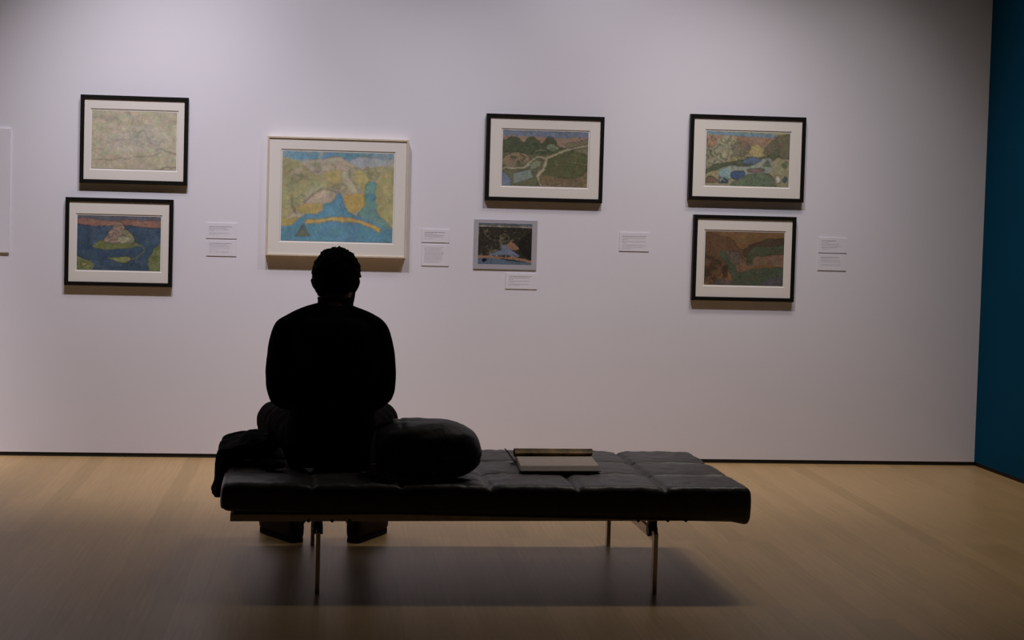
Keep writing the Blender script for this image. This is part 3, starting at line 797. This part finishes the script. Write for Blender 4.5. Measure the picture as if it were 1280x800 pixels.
# shoes
def shoe(s):
    heel = Vector((PC+s*.116, -2.030, 0)); d = Vector((s*.55, 1, 0)).normalized(); r = Vector((d.y, -d.x, 0))
    bm = bmesh.new()
    P = lambda a, b, z: tuple(heel+d*a+r*b+Vector((0, 0, z)))
    secs = [(-.018, .028, .10), (.0, .036, .118), (.04, .040, .124), (.09, .043, .118), (.14, .048, .105), (.19, .052, .092), (.235, .050, .082), (.268, .038, .066), (.284, .018, .040)]
    secs = [(a*.92, w*.93, h) for a, w, h in secs]
    rings = []
    secs = cr(secs, 3)
    for a, w, h in secs:
        ring = []
        for k in range(24):
            t_ = 2*PI*k/24; c, q = math.cos(t_), math.sin(t_)
            c = math.copysign(abs(c)**(.75 if q > 0 else .35), c)
            zz = .016+(h-.016)*(.5+.5*math.copysign(abs(q)**.8, q))
            ring.append(bm.verts.new(P(a, w*c*(1-.06*max(0, q)), zz)))
        rings.append(ring)
    for a, b in zip(rings, rings[1:]):
        for k in range(24): bm.faces.new((a[k], a[(k+1) % 24], b[(k+1) % 24], b[k]))
    bm.faces.new(rings[0]); bm.faces.new(rings[-1][::-1])
    o = obj('shoe', bm, M['shoe'], person, smooth=True); o.location = -person.location
    bm = bmesh.new(); lo, hi = [], []
    out = [(a, w*.90) for a, w, h in secs]
    pl = [(a, w) for a, w in out]+[(a, -w) for a, w in out[::-1]]
    lo = [bm.verts.new(P(a, w, .001)) for a, w in pl]; hi = [bm.verts.new(P(a, w, .017)) for a, w in pl]
    n = len(pl); bm.faces.new(lo[::-1]); bm.faces.new(hi)
    for k in range(n): bm.faces.new((lo[k], lo[(k+1) % n], hi[(k+1) % n], hi[k]))
    obj('sole', bm, M['sole'], o)
    bm = bmesh.new()
    for q in range(5):
        a = .075+.018*q; h = .121-.0058*q
        add_cyl(bm, P(a, -.018, h-.003), P(a+.006, .018, h-.003), .003, 8)
    obj('laces', bm, M['sole'], o)
shoe(-1); shoe(1)

# ------------------------------------------------------------------ coat draped over the end of the bench
coat = thing('coat', 'crumpled black coat draped over the left end of the bench beside the seated person', 'coat', (-.25, -2.3, .37))
bm = bmesh.new()
def slab(pts, ya, yb):
    P = cr(pts, 5); n = len(P)
    vs = []
    for side in (0, 1):
        for p in P:
            for j in range(9):
                y = ya+(yb-ya)*j/8
                wob = .006*math.sin(j*1.9+p[0]*20)
                dn = .011 if side else -.011
                vs.append(bm.verts.new((p[0]+p[2]*dn+wob*.6, y+p[4]*0, p[1]+p[3]*dn+wob)))
    def I(s_, i, j): return vs[s_*n*9+i*9+j]
    for i in range(n-1):
        for j in range(8):
            bm.faces.new((I(0, i, j), I(0, i+1, j), I(0, i+1, j+1), I(0, i, j+1)))
            bm.faces.new((I(1, i, j), I(1, i, j+1), I(1, i+1, j+1), I(1, i+1, j)))
        for j in (0, 8): bm.faces.new((I(0, i, j), I(1, i, j), I(1, i+1, j), I(0, i+1, j)))
    for i in (0, n-1):
        for j in range(8): bm.faces.new((I(0, i, j), I(0, i, j+1), I(1, i, j+1), I(1, i, j)))
# (x, z, nx, nz, _)
slab([(-.145, .478, 0, 1, 0), (-.20, .458, 0, 1, 0), (-.285, .440, -.1, 1, 0), (-0.3185, .432, -.7, .7, 0), (-0.3255, .39, -1, 0, 0), (-0.3235, .34, -1, 0, 0), (-0.3285, .305, -1, .1, 0), (-0.3365, .282, -1, .2, 0)], -2.52, -2.14)
slab([(-.30, .415, -.5, .8, 0), (-0.3155, .38, -1, 0, 0), (-0.3165, .33, -1, 0, 0), (-0.3205, .30, -1, .1, 0), (-0.3265, .276, -1, .2, 0)], -2.56, -2.16)
add_ellipsoid(bm, (-.22, -2.30, .425), (.105, .165, .040))
add_ellipsoid(bm, (-.195, -2.36, .444), (.06, .14, .052))
add_ellipsoid(bm, (-.270, -2.32, .412), (.045, .20, .034))
o = fuse('coat_cloth', bm, .008, M['coat'], coat, smooth_it=4,
         disp=lambda p: .006*fbm(p, 11, (1, 7, 0)) + .005*noise.noise(Vector((p.x*12, p.y*34, p.z*12))),
         post=lambda b2: [setattr(v.co, 'z', .390) for v in b2.verts if v.co.x > -.312 and v.co.z < .390 and v.co.z > .30])
o.location = -coat.location
bm = bmesh.new()
add_tube(bm, [(-.10, -2.61, .404, .024, .010), (-.125, -2.58, .404, .030, .011), (-.16, -2.51, .404, .03, .014), (-.20, -2.44, .412, .026, .016)], side=(0, 1, 0))
o = fuse('sleeve', bm, .006, M['coat'], coat, smooth_it=3, disp=lambda p: .004*fbm(p, 16)); o.location = -coat.location

# ------------------------------------------------------------------ backpack lying on the bench
bag = thing('backpack', 'black nylon backpack lying on the bench right of the seated person', 'backpack', (.42, -2.65, .389))
def superell(c, r, e1, e2, nu=96, nv=48, f=None):
    bm = bmesh.new()
    sg = lambda v, e: math.copysign(abs(v)**e, v)
    for j in range(nv+1):
        th = -PI/2+PI*j/nv
        for i in range(nu):
            ph = 2*PI*i/nu
            p = Vector((sg(math.cos(th), e1)*sg(math.cos(ph), e2), sg(math.cos(th), e1)*sg(math.sin(ph), e2), sg(math.sin(th), e1)))
            q = Vector((c[0]+r[0]*p.x, c[1]+r[1]*p.y, c[2]+r[2]*p.z))
            bm.verts.new(f(q, p) if f else q)
    bm.verts.ensure_lookup_table(); V = bm.verts
    for j in range(nv):
        for i in range(nu):
            a, b = j*nu+i, j*nu+(i+1) % nu
            bm.faces.new((V[a], V[b], V[b+nu], V[a+nu]))
    bmesh.ops.remove_doubles(bm, verts=bm.verts, dist=1e-6)
    return bm
def bagf(q, p):
    u = (q.x-.21)/.40                       # 0 left .. 1 right
    k = max(0., min(1., u))
    hgt = 1-.30*max(0, (.25-k)/.25)**1.6     # lower towards the left
    z = q.z
    if p.z > 0: z = .385+(.478-.385)+(q.z-.478)*hgt
    z -= .016*max(0, (k-.62)/.38)**1.5*(p.z > 0)
    n = .006*fbm(q, 9, (2, 2, 2)) + .006*noise.noise(Vector((q.x*9, q.y*16, q.z*30)))*(.4+.6*abs(p.z))
    # zip seam running round the widest line, compression crease
    n -= .004*math.exp(-((q.z-.455)/.006)**2)
    n -= .005*math.exp(-((q.x-.315-.10*(q.z-.45))/.007)**2)
    q2 = Vector((q.x, q.y, z))+Vector((p.x*.5, p.y, p.z*.8)).normalized()*n
    if q2.z < .390: q2.z = .390
    return q2
bm = superell((.418, -2.655, .482), (.200, .150, .102), .68, .78, f=bagf)
o = obj('main_compartment', bm, M['nylon'], bag, smooth=True); o.location = -bag.location
bm = superell((.40, -2.768, .440), (.120, .036, .046), .6, .6, 64, 32,
              f=lambda q, p: (lambda v: Vector((v.x, v.y, max(.392, v.z))))(q+p.normalized()*(.004*fbm(q, 14)-.004*math.exp(-((q.z-.47)/.005)**2))))
o = obj('front_pocket', bm, M['nylon'], bag, smooth=True); o.location = -bag.location
bm = bmesh.new()
for k in range(60):
    a0 = PI*1.06+PI*.86*k/60; a1 = PI*1.06+PI*.86*(k+1)/60
    e = lambda v: math.copysign(abs(v)**.72, v)
    p0 = (.418+.197*e(math.cos(a0)), -2.655+.150*e(math.sin(a0)), .455); p1 = (.418+.197*e(math.cos(a1)), -2.655+.150*e(math.sin(a1)), .455)
    add_cyl(bm, p0, p1, .0022, 8)
o = obj('zipper', bm, M['webbing'], bag); o.location = -bag.location
def strap(pts, name, wd=.020, th=.004, m='webbing'):
    bm = bmesh.new(); P = cr(pts, 8); rings = []
    for i, p in enumerate(P):
        d = Vector(P[min(i+1, len(P)-1)]-P[max(i-1, 0)]).normalized()
        s_ = d.cross(Vector((0, -.35, 1))).normalized(); u_ = s_.cross(d)
        c = Vector(p); rings.append([bm.verts.new(c+s_*a+u_*b) for a, b in ((-wd, -th), (wd, -th), (wd*.9, th), (-wd*.9, th))])
    for a, b in zip(rings, rings[1:]):
        for k in range(4): bm.faces.new((a[k], a[(k+1) % 4], b[(k+1) % 4], b[k]))
    bm.faces.new(rings[0]); bm.faces.new(rings[-1])
    o = obj(name, bm, M[m], bag, smooth=False); o.location = -bag.location
    return o
strap([(.27, -2.62, .560), (.240, -2.70, .52), (.232, -2.775, .46), (.245, -2.805, .415), (.285, -2.815, .398), (.34, -2.822, .396), (.41, -2.824, .396)], 'shoulder_strap')
strap([(.265, -2.56, .545), (.235, -2.60, .50), (.218, -2.66, .44), (.218, -2.72, .408), (.225, -2.77, .397)], 'shoulder_strap', .018)
strap([(.30, -2.65, .575), (.258, -2.65, .566), (.234, -2.65, .53), (.230, -2.65, .50)], 'grab_handle', .010, .004)
o = obj('buckle', box(.212, .232, -2.815, -2.80, .420, .448, .003), M['plastic'], bag); o.location = -bag.location
o = obj('zip_pull', box(.430, .436, -2.812, -2.806, .398, .432, .001), M['plastic'], bag); o.location = -bag.location

# ------------------------------------------------------------------ catalogue with its cover rolled back
book = thing('catalogue', 'thick softcover catalogue lying open on the bench, its patterned cover rolled back', 'book', (.93, -2.45, .388))
A = [(.776, -2.592), (1.078, -2.575), (1.096, -2.318), (.797, -2.335)]
def quadprism(z0, z1, pts, inset=0):
    b = bmesh.new(); lo = [b.verts.new((x, y, z0)) for x, y in pts]; hi = [b.verts.new((x, y, z1)) for x, y in pts]
    b.faces.new(lo[::-1]); b.faces.new(hi)
    for k in range(4): b.faces.new((lo[k], lo[(k+1) % 4], hi[(k+1) % 4], hi[k]))
    bmesh.ops.bevel(b, geom=b.edges[:], offset=.0012, segments=2, affect='EDGES')
    return b
bm = bmesh.new()
Bt = [(.7785, -2.574), (1.075, -2.558), (1.094, -2.318), (.799, -2.335)]
lo = [bm.verts.new((x, y, .390)) for x, y in A]; hi = [bm.verts.new((x, y, .407)) for x, y in Bt]
bm.faces.new(lo[::-1]); bm.faces.new(hi)
for k in range(4): bm.faces.new((lo[k], lo[(k+1) % 4], hi[(k+1) % 4], hi[k]))
bmesh.ops.bevel(bm, geom=bm.edges[:], offset=.0012, segments=2, affect='EDGES')
o = obj('page_block', bm, M['pages'], book); o.location = -book.location
o['label'] = 'white pages'
o = obj('back_cover', quadprism(.388, .3905, [(.7755, -2.5925), (1.079, -2.576), (1.097, -2.317), (.796, -2.334)]), M['ochre_dark'], book); o.location = -book.location
# rolled pages and cover along the far edge
bm = bmesh.new()
d = Vector((.2995, .017, 0)).normalized(); nrm = Vector((-d.y, d.x, 0)); base = Vector((.790, -2.345, .404))
def spiral(r0, r1, turns, th):
    pts = []
    N = 48
    for k in range(N+1):
        t_ = k/N; a = -PI/2+turns*2*PI*t_; r_ = r0+(r1-r0)*t_
        pts.append((math.cos(a)*r_, math.sin(a)*r_))
    return pts
sp = spiral(.0175, .009, 1.6, .001)
La = []; Lb = []
for k, (a, b) in enumerate(sp):
    La.append(bm.verts.new(base+nrm*(a-.0)+Vector((0, 0, b+.0165)))); Lb.append(bm.verts.new(base+d*.306+nrm*a*.95+Vector((0, 0, b*.95+.0160))))
for k in range(len(sp)-1): bm.faces.new((La[k], Lb[k], Lb[k+1], La[k+1]))
bmesh.ops.solidify(bm, geom=bm.faces[:], thickness=.0012)
o = obj('rolled_cover', bm, M['ochre'], book, smooth=True); o.location = -book.location; o['label'] = 'brown and ochre patterned cover'
# curled corner at the left of the roll
bm = bmesh.new()
pts = []
N = 12
for i in range(N+1):
    t_ = i/N
    for j in range(7):
        s_ = j/6
        c = Vector((.790-.036*t_*(.35+.65*s_), -2.43+.115*s_, .391+.036*s_*(math.sin(t_*PI*.5))+.004*t_))
        pts.append(bm.verts.new(c))
for i in range(N):
    for j in range(6): bm.faces.new((pts[i*7+j], pts[i*7+j+1], pts[(i+1)*7+j+1], pts[(i+1)*7+j]))
bmesh.ops.solidify(bm, geom=bm.faces[:], thickness=.0015)
o = obj('curled_page', bm, M['ochre_dark'], book, smooth=True); o.location = -book.location

# ------------------------------------------------------------------ lights (ceiling spots washing the wall)
def spot(name, loc, target, power, size, blend, col=(1, .97, 1), rad=.05):
    l = bpy.data.lights.new(name, 'SPOT'); l.energy = power; l.spot_size = math.radians(size); l.spot_blend = blend
    l.color = col; l.shadow_soft_size = rad
    o = bpy.data.objects.new(name, l); COL.objects.link(o); o.location = loc
    o.rotation_euler = (Vector(target)-Vector(loc)).to_track_quat('-Z', 'Y').to_euler()
    return o
WHITE = (1., .96, 1.05)
for x, az, size, pw in ((-.3, 1., 66, 158), (1.45, 1., 66, 168), (-3.2, .55, 54, 660), (-.9, .55, 54, 190), (2.6, .55, 54, 80)):
    spot('wall_washer', (x, -1.95, 4.2), (x, 0, az), pw, size, 1., WHITE, .09)
spot('wall_washer', (-.3, -1.5, 4.2), (-.3, 0, .2), 40, 80, 1., WHITE, .09)
for x, pw in ((-1.4, 34), (1.7, 55), (2.4, 75), (3.0, 52)):  # right-hand lamp split in three, extra ones added to blur the bench shadow
    spot('downlight', (x, -1.35, 4.2), (x, -1.1, 0), pw, 90, 1., (1., .91, .82), .2)

w = bpy.data.worlds.new('World'); S.world = w; w.use_nodes = True
w.node_tree.nodes['Background'].inputs['Color'].default_value = (.8, .9, 1, 1)
w.node_tree.nodes['Background'].inputs['Strength'].default_value = .004

# ------------------------------------------------------------------ camera
cam = bpy.data.cameras.new('Camera'); co = bpy.data.objects.new('Camera', cam); COL.objects.link(co)
cam.sensor_fit = 'HORIZONTAL'; cam.sensor_width = 36; cam.lens = 36*1900/1280
cam.shift_x = (640-526.44)/1280; cam.shift_y = (341.34-400)/1280
yaw, pitch, roll = (math.radians(a) for a in (5.34303794, -2.3081076, 1.46870932))
fwd = Vector((math.sin(yaw)*math.cos(pitch), math.cos(yaw)*math.cos(pitch), math.sin(pitch)))
r0 = Vector((math.cos(yaw), -math.sin(yaw), 0)); u0 = r0.cross(fwd)
r1 = math.cos(roll)*r0+math.sin(roll)*u0; u1 = -math.sin(roll)*r0+math.cos(roll)*u0
mt = Matrix((r1, u1, -fwd)).transposed().to_4x4(); mt.translation = Vector((-.12033, -8.06717, 1.33))
co.matrix_world = mt
S.camera = co
S.view_settings.view_transform = 'Standard'; S.view_settings.look = 'None'
S.view_settings.gamma = 1; S.view_settings.use_curve_mapping = False
S.view_settings.exposure = 0
